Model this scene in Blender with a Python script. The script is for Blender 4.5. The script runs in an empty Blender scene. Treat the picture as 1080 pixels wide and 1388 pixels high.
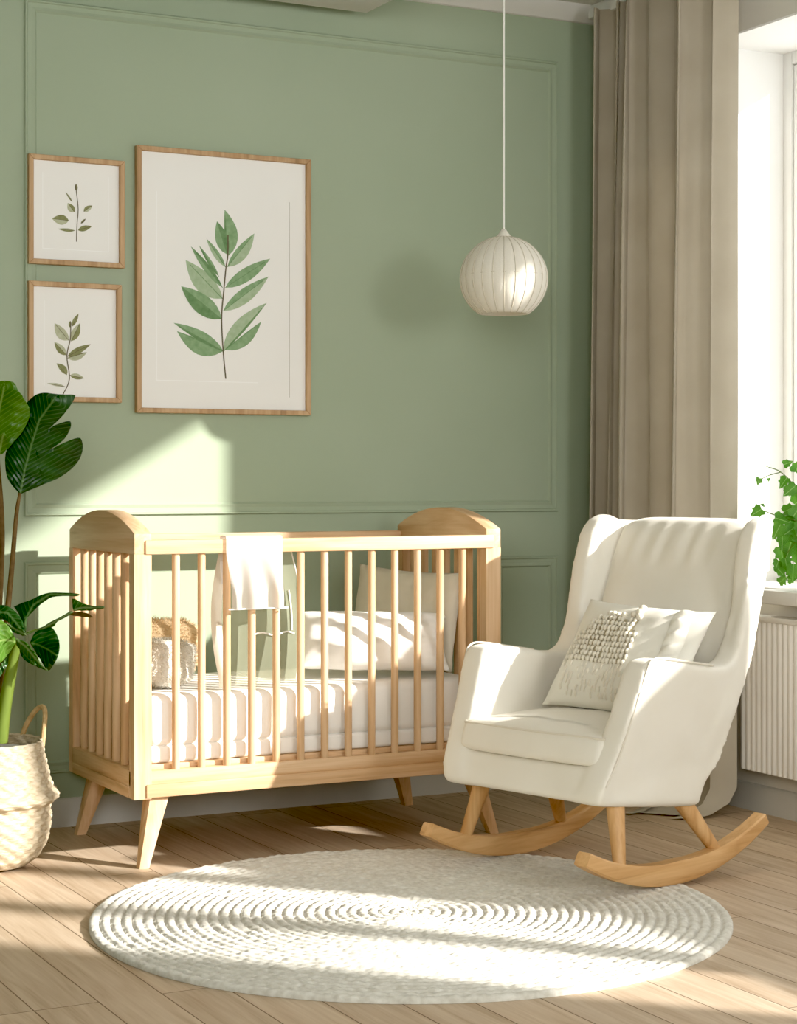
import bpy, bmesh, math, random
from mathutils import Vector, Matrix, noise
random.seed(7)
C = bpy.context.scene.collection
PI = math.pi
sin, cos = math.sin, math.cos

# ------------------------------------------------------------------ materials
def ntree(name):
    m = bpy.data.materials.new(name); m.use_nodes = True
    t = m.node_tree; b = t.nodes['Principled BSDF']
    return m, t, b
def lin(r, g, b):
    f = lambda v: (v/255/12.92) if v/255 <= .04045 else ((v/255+.055)/1.055)**2.4
    return (f(r), f(g), f(b), 1)
def coords(t, kind='Object', scale=(1,1,1), rot=(0,0,0)):
    tc = t.nodes.new('ShaderNodeTexCoord'); mp = t.nodes.new('ShaderNodeMapping')
    mp.inputs['Scale'].default_value = scale; mp.inputs['Rotation'].default_value = rot
    t.links.new(tc.outputs[kind], mp.inputs['Vector']); return mp.outputs['Vector']
def ramp(t, fac, stops):
    r = t.nodes.new('ShaderNodeValToRGB'); e = r.color_ramp.elements
    while len(e) < len(stops): e.new(.5)
    for i, (p, c) in enumerate(stops): e[i].position = p; e[i].color = c
    t.links.new(fac, r.inputs['Fac']); return r.outputs['Color']
def noise_tex(t, vec, scale, detail=3, dist=0):
    n = t.nodes.new('ShaderNodeTexNoise'); n.inputs['Scale'].default_value = scale
    n.inputs['Detail'].default_value = detail; n.inputs['Distortion'].default_value = dist
    t.links.new(vec, n.inputs['Vector']); return n.outputs['Fac']
def bump(t, b, h, strength, dist=.002):
    bp = t.nodes.new('ShaderNodeBump'); bp.inputs['Strength'].default_value = strength
    bp.inputs['Distance'].default_value = dist
    t.links.new(h, bp.inputs['Height']); t.links.new(bp.outputs['Normal'], b.inputs['Normal'])
def plain(name, c1, c2=None, rough=.6, scale=8, stretch=(1,1,1), bs=None, bstr=.3, bdist=.001, spec=.3, kind='Object', sheen=0, sss=0):
    m, t, b = ntree(name); c2 = c2 or c1
    v = coords(t, kind, stretch)
    t.links.new(ramp(t, noise_tex(t, v, scale, 4), [(.3, c1), (.7, c2)]), b.inputs['Base Color'])
    b.inputs['Roughness'].default_value = rough
    b.inputs['Specular IOR Level'].default_value = spec
    if sheen: b.inputs['Sheen Weight'].default_value = sheen
    if bs: bump(t, b, noise_tex(t, v, bs, 2), bstr, bdist)
    return m
def wood(name, c1, c2, axis, rough=.5):
    m, t, b = ntree(name)
    s = [14, 14, 14]; s[axis] = 1.1
    v = coords(t, 'Object', s)
    n1 = noise_tex(t, v, 1.6, 5, 1.2); 
    s2 = [90, 90, 90]; s2[axis] = 2.5
    n2 = noise_tex(t, coords(t, 'Object', s2), 1.5, 3)
    mx = t.nodes.new('ShaderNodeMath'); mx.operation = 'MULTIPLY_ADD'; mx.inputs[1].default_value = .35
    t.links.new(n2, mx.inputs[0]); t.links.new(n1, mx.inputs[2])
    dk = tuple(v*.78 for v in c1[:3])+(1,)
    t.links.new(ramp(t, mx.outputs[0], [(.42, dk), (.55, c1), (.85, c2)]), b.inputs['Base Color'])
    b.inputs['Roughness'].default_value = rough; b.inputs['Specular IOR Level'].default_value = .3
    bump(t, b, n2, .12, .001)
    return m
def fabric(name, c1, c2, weave=900, bstr=.25, sheen=.2, trans=0, alpha=None, nscale=6):
    m, t, b = ntree(name)
    v = coords(t, 'Object')
    t.links.new(ramp(t, noise_tex(t, v, nscale, 4), [(.3, c1), (.7, c2)]), b.inputs['Base Color'])
    b.inputs['Roughness'].default_value = .9; b.inputs['Specular IOR Level'].default_value = .15
    b.inputs['Sheen Weight'].default_value = sheen
    bump(t, b, noise_tex(t, v, weave, 2), bstr, .0012)
    out = t.nodes['Material Output']; cur = b.outputs['BSDF']
    if trans:
        tr = t.nodes.new('ShaderNodeBsdfTranslucent'); tr.inputs['Color'].default_value = c2
        mx = t.nodes.new('ShaderNodeMixShader'); mx.inputs[0].default_value = trans
        t.links.new(cur, mx.inputs[1]); t.links.new(tr.outputs[0], mx.inputs[2]); cur = mx.outputs[0]
    if alpha is not None:
        tp = t.nodes.new('ShaderNodeBsdfTransparent')
        mx = t.nodes.new('ShaderNodeMixShader'); mx.inputs[0].default_value = alpha
        t.links.new(tp.outputs[0], mx.inputs[1]); t.links.new(cur, mx.inputs[2]); cur = mx.outputs[0]
    t.links.new(cur, out.inputs['Surface'])
    return m

GREEN1, GREEN2 = lin(164,176,152), lin(170,181,158)
M = {}
M['green'] = plain('sage_paint', GREEN1, GREEN2, .75, 1.5, bs=120, bstr=.06, spec=.2)
M['white_wall'] = plain('warm_white_paint', lin(222,218,208), lin(228,225,216), .8, 2, bs=120, bstr=.05, spec=.2)
M['ceiling'] = plain('ceiling_paint', lin(222,220,214), lin(228,226,220), .9, 2, spec=.1)
M['base_white'] = plain('baseboard_paint', lin(205,203,196), lin(212,210,203), .5, 3)
M['gloss_white'] = plain('white_lacquer', lin(236,235,230), lin(240,239,235), .35, 3)
M['reveal'] = plain('white_reveal_plaster', lin(248,247,243), lin(250,249,246), .8, 3)
M['rad'] = plain('radiator_enamel', lin(232,228,220), lin(238,235,228), .4, 5)
WA, WB = lin(208,170,130), lin(226,194,158)
M['wood_x'] = wood('oak_along_x', WA, WB, 0); M['wood_y'] = wood('oak_along_y', WA, WB, 1); M['wood_z'] = wood('oak_along_z', WA, WB, 2)
M['rock'] = wood('rocker_oak', lin(204,160,112), lin(222,182,134), 1, .4)
M['rock_z'] = wood('rocker_leg_oak', lin(204,160,112), lin(222,182,134), 2, .4)
M['frame_w'] = wood('frame_oak_upright', lin(178,144,108), lin(200,168,132), 2, .5)
M['cream'] = fabric('cream_upholstery', lin(233,227,213), lin(238,233,221), 700, .25, .15)
M['cream_seam'] = fabric('cream_piping', lin(222,214,197), lin(228,221,206), 900, .2, .1)
M['pillow'] = fabric('ivory_cushion_linen', lin(232,227,213), lin(238,234,222), 500, .3, .2)
M['knit'] = fabric('ivory_knit', lin(226,218,200), lin(236,230,214), 300, .5, .3)
M['knit_shade'] = fabric('knit_gap_shade', lin(176,164,138), lin(192,182,158), 500, .3, .1)  # darker tone standing for the shade between knit loops
M['curtain'] = fabric('greige_curtain', lin(186,176,158), lin(196,187,170), 600, .2, .15, trans=.10)
M['sheet'] = fabric('white_cotton_sheet', lin(240,237,230), lin(244,241,235), 400, .15, .1)
M['beige_pillow'] = fabric('beige_pillow_cotton', lin(208,200,182), lin(216,209,192), 400, .2, .1)
M['muslin'] = fabric('white_muslin', lin(222,216,209), lin(230,225,218), 500, .2, .1, trans=.3, alpha=.8)
M['sheer'] = fabric('sage_sheer_voile', lin(196,200,172), lin(206,210,184), 500, .1, .1, trans=.3, alpha=.42)
M['plush'] = fabric('grey_plush', lin(222,217,205), lin(238,234,224), 200, .4, .4, trans=.3)
M['tan_plush'] = fabric('tan_plush', lin(220,192,150), lin(236,214,178), 200, .4, .4, trans=.3)
M['lamp'] = fabric('lamp_paper', lin(236,230,216), lin(243,238,226), 260, .3, .1, trans=.15)
M['lamp_rib'] = plain('lamp_wire', lin(206,198,180), None, .7)
M['cord'] = plain('cord_white', lin(232,230,222), None, .7, bs=400, bstr=.5)
M['paper'] = plain('picture_paper', lin(238,236,231), lin(241,239,234), .75, 3, bs=300, bstr=.05, spec=.15)
M['paper_line'] = plain('embossed_line', lin(247,246,243), None, .8)
M['dark_line'] = plain('pressed_line', lin(128,122,104), None, .8)
M['lfA'] = plain('leaf_wash_mid', lin(128,158,118), lin(150,176,138), .8, 60)
M['lfB'] = plain('leaf_wash_pale', lin(160,180,146), lin(178,194,164), .8, 60)
M['lfC'] = plain('leaf_wash_deep', lin(104,136,94), lin(126,156,114), .8, 60)
M['olA'] = plain('olive_wash_mid', lin(128,130,90), lin(150,152,112), .8, 60)
M['olB'] = plain('olive_wash_pale', lin(174,176,146), lin(196,198,172), .8, 60)
M['stemw'] = plain('stem_wash', lin(112,104,84), None, .8)
M['pot'] = plain('white_ceramic', lin(228,226,220), None, .3, 3)
M['soil'] = plain('potting_soil', lin(52,38,26), lin(80,60,42), .95, 60, bs=80, bstr=1, bdist=.01)
M['handle'] = plain('seagrass_rope', lin(186,156,112), lin(210,182,138), .9, 60, bs=160, bstr=.8)
M['bark'] = plain('woody_stem', lin(104,84,58), lin(128,106,72), .8, 40)
M['stem'] = plain('green_stem', lin(86,112,44), lin(128,146,70), .45, 12, stretch=(1,1,.2))
M['metal'] = plain('brushed_metal', lin(180,180,178), None, .3); M['metal'].node_tree.nodes['Principled BSDF'].inputs['Metallic'].default_value = .8
M['gap'] = plain('lamp_inside', lin(180,170,150), None, .9)

def leaf_mat(name, c1, c2, vein, trans=.25, rough=.3):
    m, t, b = ntree(name)
    v = coords(t, 'UV')
    sp = t.nodes.new('ShaderNodeSeparateXYZ'); t.links.new(v, sp.inputs[0])
    ab = t.nodes.new('ShaderNodeMath'); ab.operation = 'ABSOLUTE'; t.links.new(sp.outputs[0], ab.inputs[0])
    # slanting side veins: sin((v - |u|*.6)*k)
    ma = t.nodes.new('ShaderNodeMath'); ma.operation = 'MULTIPLY_ADD'; ma.inputs[1].default_value = -.55
    t.links.new(ab.outputs[0], ma.inputs[0]); t.links.new(sp.outputs[1], ma.inputs[2])
    mu = t.nodes.new('ShaderNodeMath'); mu.operation = 'MULTIPLY'; mu.inputs[1].default_value = 95; t.links.new(ma.outputs[0], mu.inputs[0])
    si = t.nodes.new('ShaderNodeMath'); si.operation = 'SINE'; t.links.new(mu.outputs[0], si.inputs[0])
    base = ramp(t, noise_tex(t, coords(t,'Object'), 14, 3), [(.3, c1), (.75, c2)])
    mix = t.nodes.new('ShaderNodeMix'); mix.data_type = 'RGBA'
    f1 = ramp(t, si.outputs[0], [(.6, (0,0,0,1)), (1, (.35,.35,.35,1))])
    t.links.new(f1, mix.inputs['Factor']); t.links.new(base, mix.inputs['A']); mix.inputs['B'].default_value = vein
    mid = ramp(t, ab.outputs[0], [(.0, (1,1,1,1)), (.035, (0,0,0,1))])
    mix2 = t.nodes.new('ShaderNodeMix'); mix2.data_type = 'RGBA'
    t.links.new(mid, mix2.inputs['Factor']); t.links.new(mix.outputs['Result'], mix2.inputs['A']); mix2.inputs['B'].default_value = vein
    t.links.new(mix2.outputs['Result'], b.inputs['Base Color'])
    b.inputs['Roughness'].default_value = rough; b.inputs['Specular IOR Level'].default_value = .45
    bump(t, b, si.outputs[0], .15, .002)
    tr = t.nodes.new('ShaderNodeBsdfTranslucent'); t.links.new(mix2.outputs['Result'], tr.inputs['Color'])
    ms = t.nodes.new('ShaderNodeMixShader'); ms.inputs[0].default_value = trans
    t.links.new(b.outputs[0], ms.inputs[1]); t.links.new(tr.outputs[0], ms.inputs[2])
    t.links.new(ms.outputs[0], t.nodes['Material Output'].inputs['Surface'])
    return m
M['leaf_dark'] = leaf_mat('banana_leaf_dark', lin(28,62,28), lin(52,92,44), lin(104,136,84), .15)
M['leaf_bright'] = leaf_mat('banana_leaf_bright', lin(84,132,48), lin(124,166,74), lin(168,196,116), .4)
M['leaf_mid'] = leaf_mat('banana_leaf_mid', lin(44,84,34), lin(74,116,52), lin(140,160,110), .25)
M['ivy'] = leaf_mat('ivy_leaf', lin(70,128,44), lin(116,172,70), lin(160,200,120), .4, .4)

def floor_mat():
    m, t, b = ntree('pale_oak_planks')
    # planks run along world Y: brick texture on (y, x)
    tc = t.nodes.new('ShaderNodeTexCoord'); sp = t.nodes.new('ShaderNodeSeparateXYZ'); cb = t.nodes.new('ShaderNodeCombineXYZ')
    t.links.new(tc.outputs['Object'], sp.inputs[0]); t.links.new(sp.outputs[1], cb.inputs[0]); t.links.new(sp.outputs[0], cb.inputs[1])
    br = t.nodes.new('ShaderNodeTexBrick'); br.offset = .37; br.offset_frequency = 3
    br.inputs['Scale'].default_value = 1; br.inputs['Brick Width'].default_value = 1.9; br.inputs['Row Height'].default_value = .14
    br.inputs['Mortar Size'].default_value = .0016; br.inputs['Mortar Smooth'].default_value = .1
    br.inputs['Color1'].default_value = (0,0,0,1); br.inputs['Color2'].default_value = (1,1,1,1); br.inputs['Mortar'].default_value = (.5,.5,.5,1)
    br.inputs['Bias'].default_value = 0
    t.links.new(cb.outputs[0], br.inputs['Vector'])
    # grain, shifted per plank
    ad = t.nodes.new('ShaderNodeVectorMath'); ad.operation = 'MULTIPLY_ADD'
    ad.inputs[1].default_value = (7.3, 3.1, 5.7); t.links.new(br.outputs['Color'], ad.inputs[0]); t.links.new(tc.outputs['Object'], ad.inputs[2])
    mp = t.nodes.new('ShaderNodeMapping'); mp.inputs['Scale'].default_value = (15, 1.1, 1); t.links.new(ad.outputs[0], mp.inputs[0])
    n1 = noise_tex(t, mp.outputs[0], 1.5, 6, 1.6)
    mp2 = t.nodes.new('ShaderNodeMapping'); mp2.inputs['Scale'].default_value = (120, 3, 1); t.links.new(ad.outputs[0], mp2.inputs[0])
    n2 = noise_tex(t, mp2.outputs[0], 1.5, 3)
    mx = t.nodes.new('ShaderNodeMath'); mx.operation = 'MULTIPLY_ADD'; mx.inputs[1].default_value = .3
    t.links.new(n2, mx.inputs[0]); t.links.new(n1, mx.inputs[2])
    col = ramp(t, mx.outputs[0], [(.36, lin(176,152,126)), (.6, lin(196,174,149)), (.9, lin(211,192,169))])
    hs = t.nodes.new('ShaderNodeHueSaturation'); t.links.new(col, hs.inputs['Color'])
    mr = t.nodes.new('ShaderNodeMapRange'); mr.inputs['To Min'].default_value = .93; mr.inputs['To Max'].default_value = 1.05
    t.links.new(br.outputs['Color'], mr.inputs['Value']); t.links.new(mr.outputs[0], hs.inputs['Value'])
    mg = t.nodes.new('ShaderNodeMix'); mg.data_type = 'RGBA'; t.links.new(br.outputs['Fac'], mg.inputs['Factor'])
    t.links.new(hs.outputs[0], mg.inputs['A']); mg.inputs['B'].default_value = lin(120,98,74)
    t.links.new(mg.outputs['Result'], b.inputs['Base Color'])
    b.inputs['Roughness'].default_value = .55; b.inputs['Specular IOR Level'].default_value = .3
    iv = t.nodes.new('ShaderNodeMath'); iv.operation = 'MULTIPLY_ADD'; iv.inputs[1].default_value = -1.0; iv.inputs[2].default_value = 1
    t.links.new(br.outputs['Fac'], iv.inputs[0]); bump(t, b, iv.outputs[0], .4, .002)
    return m
M['floor'] = floor_mat()

def basket_mat():
    m, t, b = ntree('woven_seagrass')
    v = coords(t, 'UV', (60, 160, 1))
    c = ramp(t, noise_tex(t, v, 1.0, 3), [(.25, lin(182,164,134)), (.5, lin(208,193,166)), (.8, lin(224,212,190))])
    n = ramp(t, noise_tex(t, coords(t,'Object'), 9, 4), [(.3, (.86,.84,.82,1)), (.7, (1.0,1.0,1.0,1))])
    mx = t.nodes.new('ShaderNodeMix'); mx.data_type = 'RGBA'; mx.blend_type = 'MULTIPLY'; mx.inputs['Factor'].default_value = 1
    t.links.new(c, mx.inputs['A']); t.links.new(n, mx.inputs['B'])
    t.links.new(mx.outputs['Result'], b.inputs['Base Color']); b.inputs['Roughness'].default_value = .85
    bump(t, b, noise_tex(t, coords(t, 'UV', (40, 420, 1)), 1.0, 2), .6, .004)
    return m
M['basket'] = basket_mat()
M['rug'] = fabric('cream_wool_braid', lin(206,201,188), lin(232,229,219), 75, 1.0, .2, nscale=55)

def glass_mat():
    m, t, b = ntree('window_glass')
    tp = t.nodes.new('ShaderNodeBsdfTransparent'); gl = t.nodes.new('ShaderNodeBsdfGlossy'); gl.inputs['Roughness'].default_value = .02
    mx = t.nodes.new('ShaderNodeMixShader'); mx.inputs[0].default_value = .05
    t.links.new(tp.outputs[0], mx.inputs[1]); t.links.new(gl.outputs[0], mx.inputs[2])
    t.links.new(mx.outputs[0], t.nodes['Material Output'].inputs['Surface'])
    return m
M['glass'] = glass_mat()

# ------------------------------------------------------------------ mesh helpers
def obj(name, bm, mat, parent=None, smooth=40, loc=None):
    me = bpy.data.meshes.new(name)
    bmesh.ops.recalc_face_normals(bm, faces=bm.faces)
    bm.to_mesh(me); bm.free()
    for m in (mat if isinstance(mat, (list, tuple)) else [mat]): me.materials.append(m)
    if smooth:
        for p in me.polygons: p.use_smooth = True
        me.set_sharp_from_angle(angle=math.radians(smooth))
    o = bpy.data.objects.new(name, me); C.objects.link(o)
    if parent: o.parent = parent
    if loc: o.location = loc
    return o
def tag(o, label=None, cat=None, group=None, kind=None):
    if label: o['label'] = label
    if cat: o['category'] = cat
    if group: o['group'] = group
    if kind: o['kind'] = kind
    return o
def thing(name, label, cat, loc=(0,0,0), rotz=0, group=None):
    o = bpy.data.objects.new(name, None); C.objects.link(o); o.empty_display_size = .1
    o.location = loc; o.rotation_euler = (0,0,rotz)
    return tag(o, label, cat, group)
def struct(name, bm, mat, parent=None, smooth=30):
    o = obj(name, bm, mat, parent, smooth)
    if not parent: o['kind'] = 'structure'
    return o
def box(bm, x0, x1, y0, y1, z0, z1, bev=0, seg=2, mi=0):
    t = bmesh.new()
    vs = [t.verts.new((x, y, z)) for x in (x0, x1) for y in (y0, y1) for z in (z0, z1)]
    for f in ((0,1,3,2),(4,6,7,5),(0,4,5,1),(2,3,7,6),(0,2,6,4),(1,5,7,3)): t.faces.new([vs[i] for i in f])
    if bev: bmesh.ops.bevel(t, geom=t.edges[:], offset=bev, segments=seg, profile=.5, affect='EDGES')
    merge(bm, t, mi)
def merge(bm, t, mi=None, mat=None):
    bmesh.ops.recalc_face_normals(t, faces=t.faces)
    if mat is not None: bmesh.ops.transform(t, matrix=mat, verts=t.verts)
    mp = {v: bm.verts.new(v.co) for v in t.verts}
    for f in t.faces:
        try: nf = bm.faces.new([mp[v] for v in f.verts])
        except ValueError: continue
        nf.material_index = f.material_index if mi is None else mi
    t.free()
def prism(bm, pts, axis, a0, a1, bev=0, seg=2, mi=0, fn=None):
    """pts: 2D outline in the two other axes (order x,y,z without axis), extruded from a0 to a1"""
    t = bmesh.new()
    def mk(p, a):
        c = list(p); c.insert(axis, a); return t.verts.new(c)
    A = [mk(p, a0) for p in pts]; B = [mk(p, a1) for p in pts]; n = len(pts)
    t.faces.new(A); t.faces.new(B[::-1])
    for i in range(n): t.faces.new([A[i], A[(i+1)%n], B[(i+1)%n], B[i]])
    bmesh.ops.recalc_face_normals(t, faces=t.faces)
    if bev:
        es = [e for e in t.edges if e.calc_face_angle(0) > .5]
        bmesh.ops.bevel(t, geom=es, offset=bev, segments=seg, profile=.5, affect='EDGES')
    if fn:
        for v in t.verts: v.co = fn(v.co)
    merge(bm, t, mi)
def tube(bm, pts, r, n=10, cap=True, mi=0, flat=1.0):
    pts = [Vector(p) for p in pts]; k = len(pts)
    rad = r if isinstance(r, (list, tuple)) else [r]*k
    rings = []; up = None
    for i, p in enumerate(pts):
        d = (pts[min(i+1,k-1)] - pts[max(i-1,0)]).normalized()
        if up is None:
            up = Vector((0,0,1)) if abs(d.z) < .9 else Vector((1,0,0))
        s = d.cross(up).normalized(); up = s.cross(d).normalized()
        rings.append([bm.verts.new(p + (s*cos(2*PI*j/n) + up*sin(2*PI*j/n)*flat)*rad[i]) for j in range(n)])
    for a, b in zip(rings, rings[1:]):
        for j in range(n):
            f = bm.faces.new([a[j], a[(j+1)%n], b[(j+1)%n], b[j]]); f.material_index = mi
    if cap:
        bm.faces.new(rings[0][::-1]).material_index = mi; bm.faces.new(rings[-1]).material_index = mi
def lathe(bm, prof, n=48, uv=False, cx=0, cy=0, mi=0, mod=None):
    L = bm.loops.layers.uv.verify() if uv else None
    rings = []; s = [0]
    for a, b in zip(prof, prof[1:]): s.append(s[-1] + math.hypot(b[0]-a[0], b[1]-a[1]))
    for (r, z) in prof:
        ring = []
        for j in range(n):
            a = 2*PI*j/n; rr = r*(mod(a, z) if mod else 1)
            ring.append(bm.verts.new((cx+rr*cos(a), cy+rr*sin(a), z)))
        rings.append(ring)
    for i in range(len(rings)-1):
        for j in range(n):
            q = [rings[i][j], rings[i][(j+1)%n], rings[i+1][(j+1)%n], rings[i+1][j]]
            f = bm.faces.new(q); f.material_index = mi
            if uv:
                for lp, (uu, vv) in zip(f.loops, ((j, s[i]), (j+1, s[i]), (j+1, s[i+1]), (j, s[i+1]))): lp[L].uv = (uu/n*1.2, vv)
    return rings
def smooth_path(pts, n=8):
    pts = [Vector(p) for p in pts]; out = []
    P = [pts[0]*2-pts[1]] + pts + [pts[-1]*2-pts[-2]]
    for i in range(1, len(P)-2):
        for j in range(n):
            t = j/n; a, b, c, d = P[i-1], P[i], P[i+1], P[i+2]
            out.append(.5*((2*b)+(c-a)*t+(2*a-5*b+4*c-d)*t*t+(3*b-a-3*c+d)*t**3))
    out.append(pts[-1]); return out
def lerp_tab(tab, x):
    if x <= tab[0][0]: return tab[0][1]
    for (a, u), (b, v) in zip(tab, tab[1:]):
        if x <= b: return u + (v-u)*(x-a)/(b-a)
    return tab[-1][1]
def grid_solid(bm, nu, nv, front, back):
    """two sheets (functions of u,v in -1..1) sewn along the rim"""
    F = [[None]*(nv+1) for _ in range(nu+1)]; B = [[None]*(nv+1) for _ in range(nu+1)]
    for i in range(nu+1):
        for j in range(nv+1):
            u, v = -1+2*i/nu, -1+2*j/nv
            F[i][j] = bm.verts.new(front(u, v))
            B[i][j] = F[i][j] if i in (0,nu) or j in (0,nv) else bm.verts.new(back(u, v))
    for i in range(nu):
        for j in range(nv):
            bm.faces.new([F[i][j], F[i+1][j], F[i+1][j+1], F[i][j+1]])
            q = [B[i][j], B[i][j+1], B[i+1][j+1], B[i+1][j]]
            if len(set(q)) == 4 and set(q) != {F[i][j], F[i+1][j], F[i+1][j+1], F[i][j+1]}: bm.faces.new(q)
def pillow_surface(w, h, T, seed=0, wr=.006):
    """returns front(u,v), back(u,v): pillow in local XZ plane, thickness along Y (front = -Y)"""
    def edge(u, v):
        px = 1 - .07*(1-v*v)**1.0*abs(u)**3; pz = 1 - .07*(1-u*u)*abs(v)**3
        return u*w*px, v*h*pz
    def th(u, v):
        return T*max(0, (1-abs(u)**2.6)*(1-abs(v)**2.6))**.55
    def wrk(u, v, k):
        n = noise.noise(Vector((u*2.2+seed, v*2.2, k)))*1.2 + .5*noise.noise(Vector((u*6+seed, v*5, k+3)))
        return n*wr*(1-abs(u)**6)*(1-abs(v)**6)
    def front(u, v):
        x, z = edge(u, v); return Vector((x, -th(u, v)+wrk(u, v, 1), z))
    def back(u, v):
        x, z = edge(u, v); return Vector((x, th(u, v)+wrk(u, v, 7), z))
    return front, back
def bake_remesh(bm, voxel, it, factor=.5):
    me = bpy.data.meshes.new('tmp'); bmesh.ops.recalc_face_normals(bm, faces=bm.faces); bm.to_mesh(me); bm.free()
    o = bpy.data.objects.new('tmp', me); C.objects.link(o)
    r = o.modifiers.new('r', 'REMESH'); r.mode = 'VOXEL'; r.voxel_size = voxel
    s = o.modifiers.new('s', 'SMOOTH'); s.iterations = it; s.factor = factor
    dg = bpy.context.evaluated_depsgraph_get(); dg.update()
    em = o.evaluated_get(dg).to_mesh()
    out = bmesh.new(); out.from_mesh(em)
    o.evaluated_get(dg).to_mesh_clear()
    bpy.data.objects.remove(o); bpy.data.meshes.remove(me)
    return out

# ------------------------------------------------------------------ photograph camera numbers (1080 x 1388)
F, CX, HY, H = 2546.0, 540.0, 650.0, 1.1
YAW = math.atan2(1320, 2546)
def ray(px, py):
    a, b = (px-CX)/F, (HY-py)/F
    return Vector((a*cos(YAW)+sin(YAW), -a*sin(YAW)+cos(YAW), b))
def on_y(px, py, Y): r = ray(px, py); return Vector((0,0,H)) + r*(Y/r.y)
def on_depth(px, py, Z): return Vector((0,0,H)) + ray(px, py)*Z

# ------------------------------------------------------------------ the room
WX, WY, CH = 3.93, 5.78, 2.816       # right wall, back wall, ceiling
b = bmesh.new(); box(b, -2.2, 4.6, -1.2, 6.0, -.1, 0); struct('floor', b, M['floor'])
b = bmesh.new(); box(b, -2.2, 4.6, WY, WY+.15, 0, CH); struct('wall_back', b, M['green'])
b = bmesh.new(); box(b, -2.3, 4.6, -1.2, 6.0, CH, CH+.1); struct('ceiling', b, M['ceiling'])
b = bmesh.new(); box(b, -2.35, -2.2, -1.2, 6.0, 0, CH); struct('wall_left', b, M['green'])
b = bmesh.new(); box(b, -2.35, 4.6, -1.35, -1.2, 0, CH); struct('wall_front', b, M['green'])
JY, NY, SZ, HZ = 5.265, 1.05, .745, 2.606      # window openings: far jamb, near jamb, sill, head
P0, P1 = 4.13, 4.40                               # unseen pier added between the two windows to shape the sun patches
b = bmesh.new()
box(b, WX, 4.36, -1.2, WY, 0, SZ-.045)
box(b, WX, 4.36, -1.2, WY, HZ, CH)
box(b, WX, 4.36, JY, WY, SZ-.045, HZ)
box(b, WX, 4.36, P0, P1, SZ-.045, HZ)
box(b, WX, 4.36, -1.2, NY, SZ-.045, HZ)
struct('wall_right', b, M['white_wall'])
b = bmesh.new()
for ya, yb in ((NY, P0), (P1, JY)):
    box(b, WX-.002, 4.26, ya-.001, ya+.006, SZ, HZ); box(b, WX-.002, 4.26, yb-.006, yb+.001, SZ, HZ); box(b, WX-.002, 4.26, ya, yb, HZ-.006, HZ+.001)
struct('trim_7', b, M['reveal'])                                       # white plastered window reveals
X0, X1 = 4.255, 4.325
def window(name, ya, yb, mulls):
    b = bmesh.new(); w = .05
    box(b, X0, X1, ya, ya+w, SZ, HZ, .006); box(b, X0, X1, yb-w, yb, SZ, HZ, .006)
    box(b, X0, X1, ya+w, yb-w, HZ-w, HZ, .006); box(b, X0, X1, ya+w, yb-w, SZ, SZ+w, .006)
    mm = [ya+.05] + mulls + [yb-.05]
    for y in mulls: box(b, X0, X1, y-.03, y+.03, SZ+.05, HZ-.05, .006)
    win = struct(name, b, M['gloss_white'])
    for a, c in zip(mm, mm[1:]):
        b = bmesh.new(); e0 = .002 if a == mm[0] else .031; e1 = .002 if c == mm[-1] else .031
        y0, y1, z0, z1, w = a+e0, c-e1, SZ+.052, HZ-.052, .03
        x0, x1 = X0+.008, X1-.008
        box(b, x0, x1, y0, y0+w, z0, z1, .005); box(b, x0, x1, y1-w, y1, z0, z1, .005)
        box(b, x0, x1, y0+w, y1-w, z1-w, z1, .005); box(b, x0, x1, y0+w, y1-w, z0, z0+w, .005)
        s = obj('sash', b, M['gloss_white'], win)
        b = bmesh.new(); box(b, X0+.032, X0+.038, y0+w-.004, y1-w+.004, z0+w-.004, z1-w+.004); obj('pane', b, M['glass'], s)
window('window_1', P1, JY, [])
window('window_2', NY, P0, [1.66, 2.28])
b = bmesh.new()
box(b, 3.825, 3.94, NY-.04, 4.87, SZ-.045, SZ, .006)
for ya, yb in ((NY, P0), (P1, JY)): box(b, WX, 4.30, ya, yb, SZ-.045, SZ, .003)
struct('trim_1', b, M['gloss_white'])                                  # window sill
# baseboards
b = bmesh.new(); prism(b, [(WY, 0), (WY-.016, 0), (WY-.016, .07), (WY-.008, .086), (WY, .09)], 0, -2.2, WX); struct('baseboard_back', b, M['base_white'])
b = bmesh.new(); prism(b, [(WX, 0), (WX-.016, 0), (WX-.016, .07), (WX-.008, .086), (WX, .09)], 1, -1.2, WY-.016); struct('baseboard_right', b, M['base_white'])
# crown moulding
b = bmesh.new(); prism(b, [(WY, CH), (WY-.07, CH), (WY-.062, CH-.014), (WY-.03, CH-.035), (WY-.012, CH-.05), (WY, CH-.052)], 0, -2.2, WX)
struct('trim_2', b, M['ceiling'])
# plaster soffit on the ceiling (top edge of the photo)
b = bmesh.new(); box(b, .6, 2.825, 3.9, 5.682, 2.675, CH, .004); struct('trim_3', b, M['ceiling'])
# wall panel mouldings (two picture-frame rectangles)
def moulding(name, x0, x1, z0, z1):
    b = bmesh.new()
    prof = [(0, 0), (0, .005), (.003, .010), (.008, .010), (.011, .005), (.024, .004), (.034, .007), (.038, .003), (.040, 0)]
    def ring(d, y):
        return [b.verts.new((x, WY-y, z)) for x, z in ((x0+d, z0+d), (x1-d, z0+d), (x1-d, z1-d), (x0+d, z1-d))]
    rs = [ring(d, y) for d, y in prof]
    for p, q in zip(rs, rs[1:]):
        for j in range(4): b.faces.new([p[j], p[(j+1)%4], q[(j+1)%4], q[j]])
    struct(name, b, M['green'], smooth=20)
moulding('trim_4', 1.672, 3.645, .985, 2.612)
moulding('trim_5', 1.672, 2.085, .17, .840)
moulding('trim_6', 3.375, 3.645, .17, .825)

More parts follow.
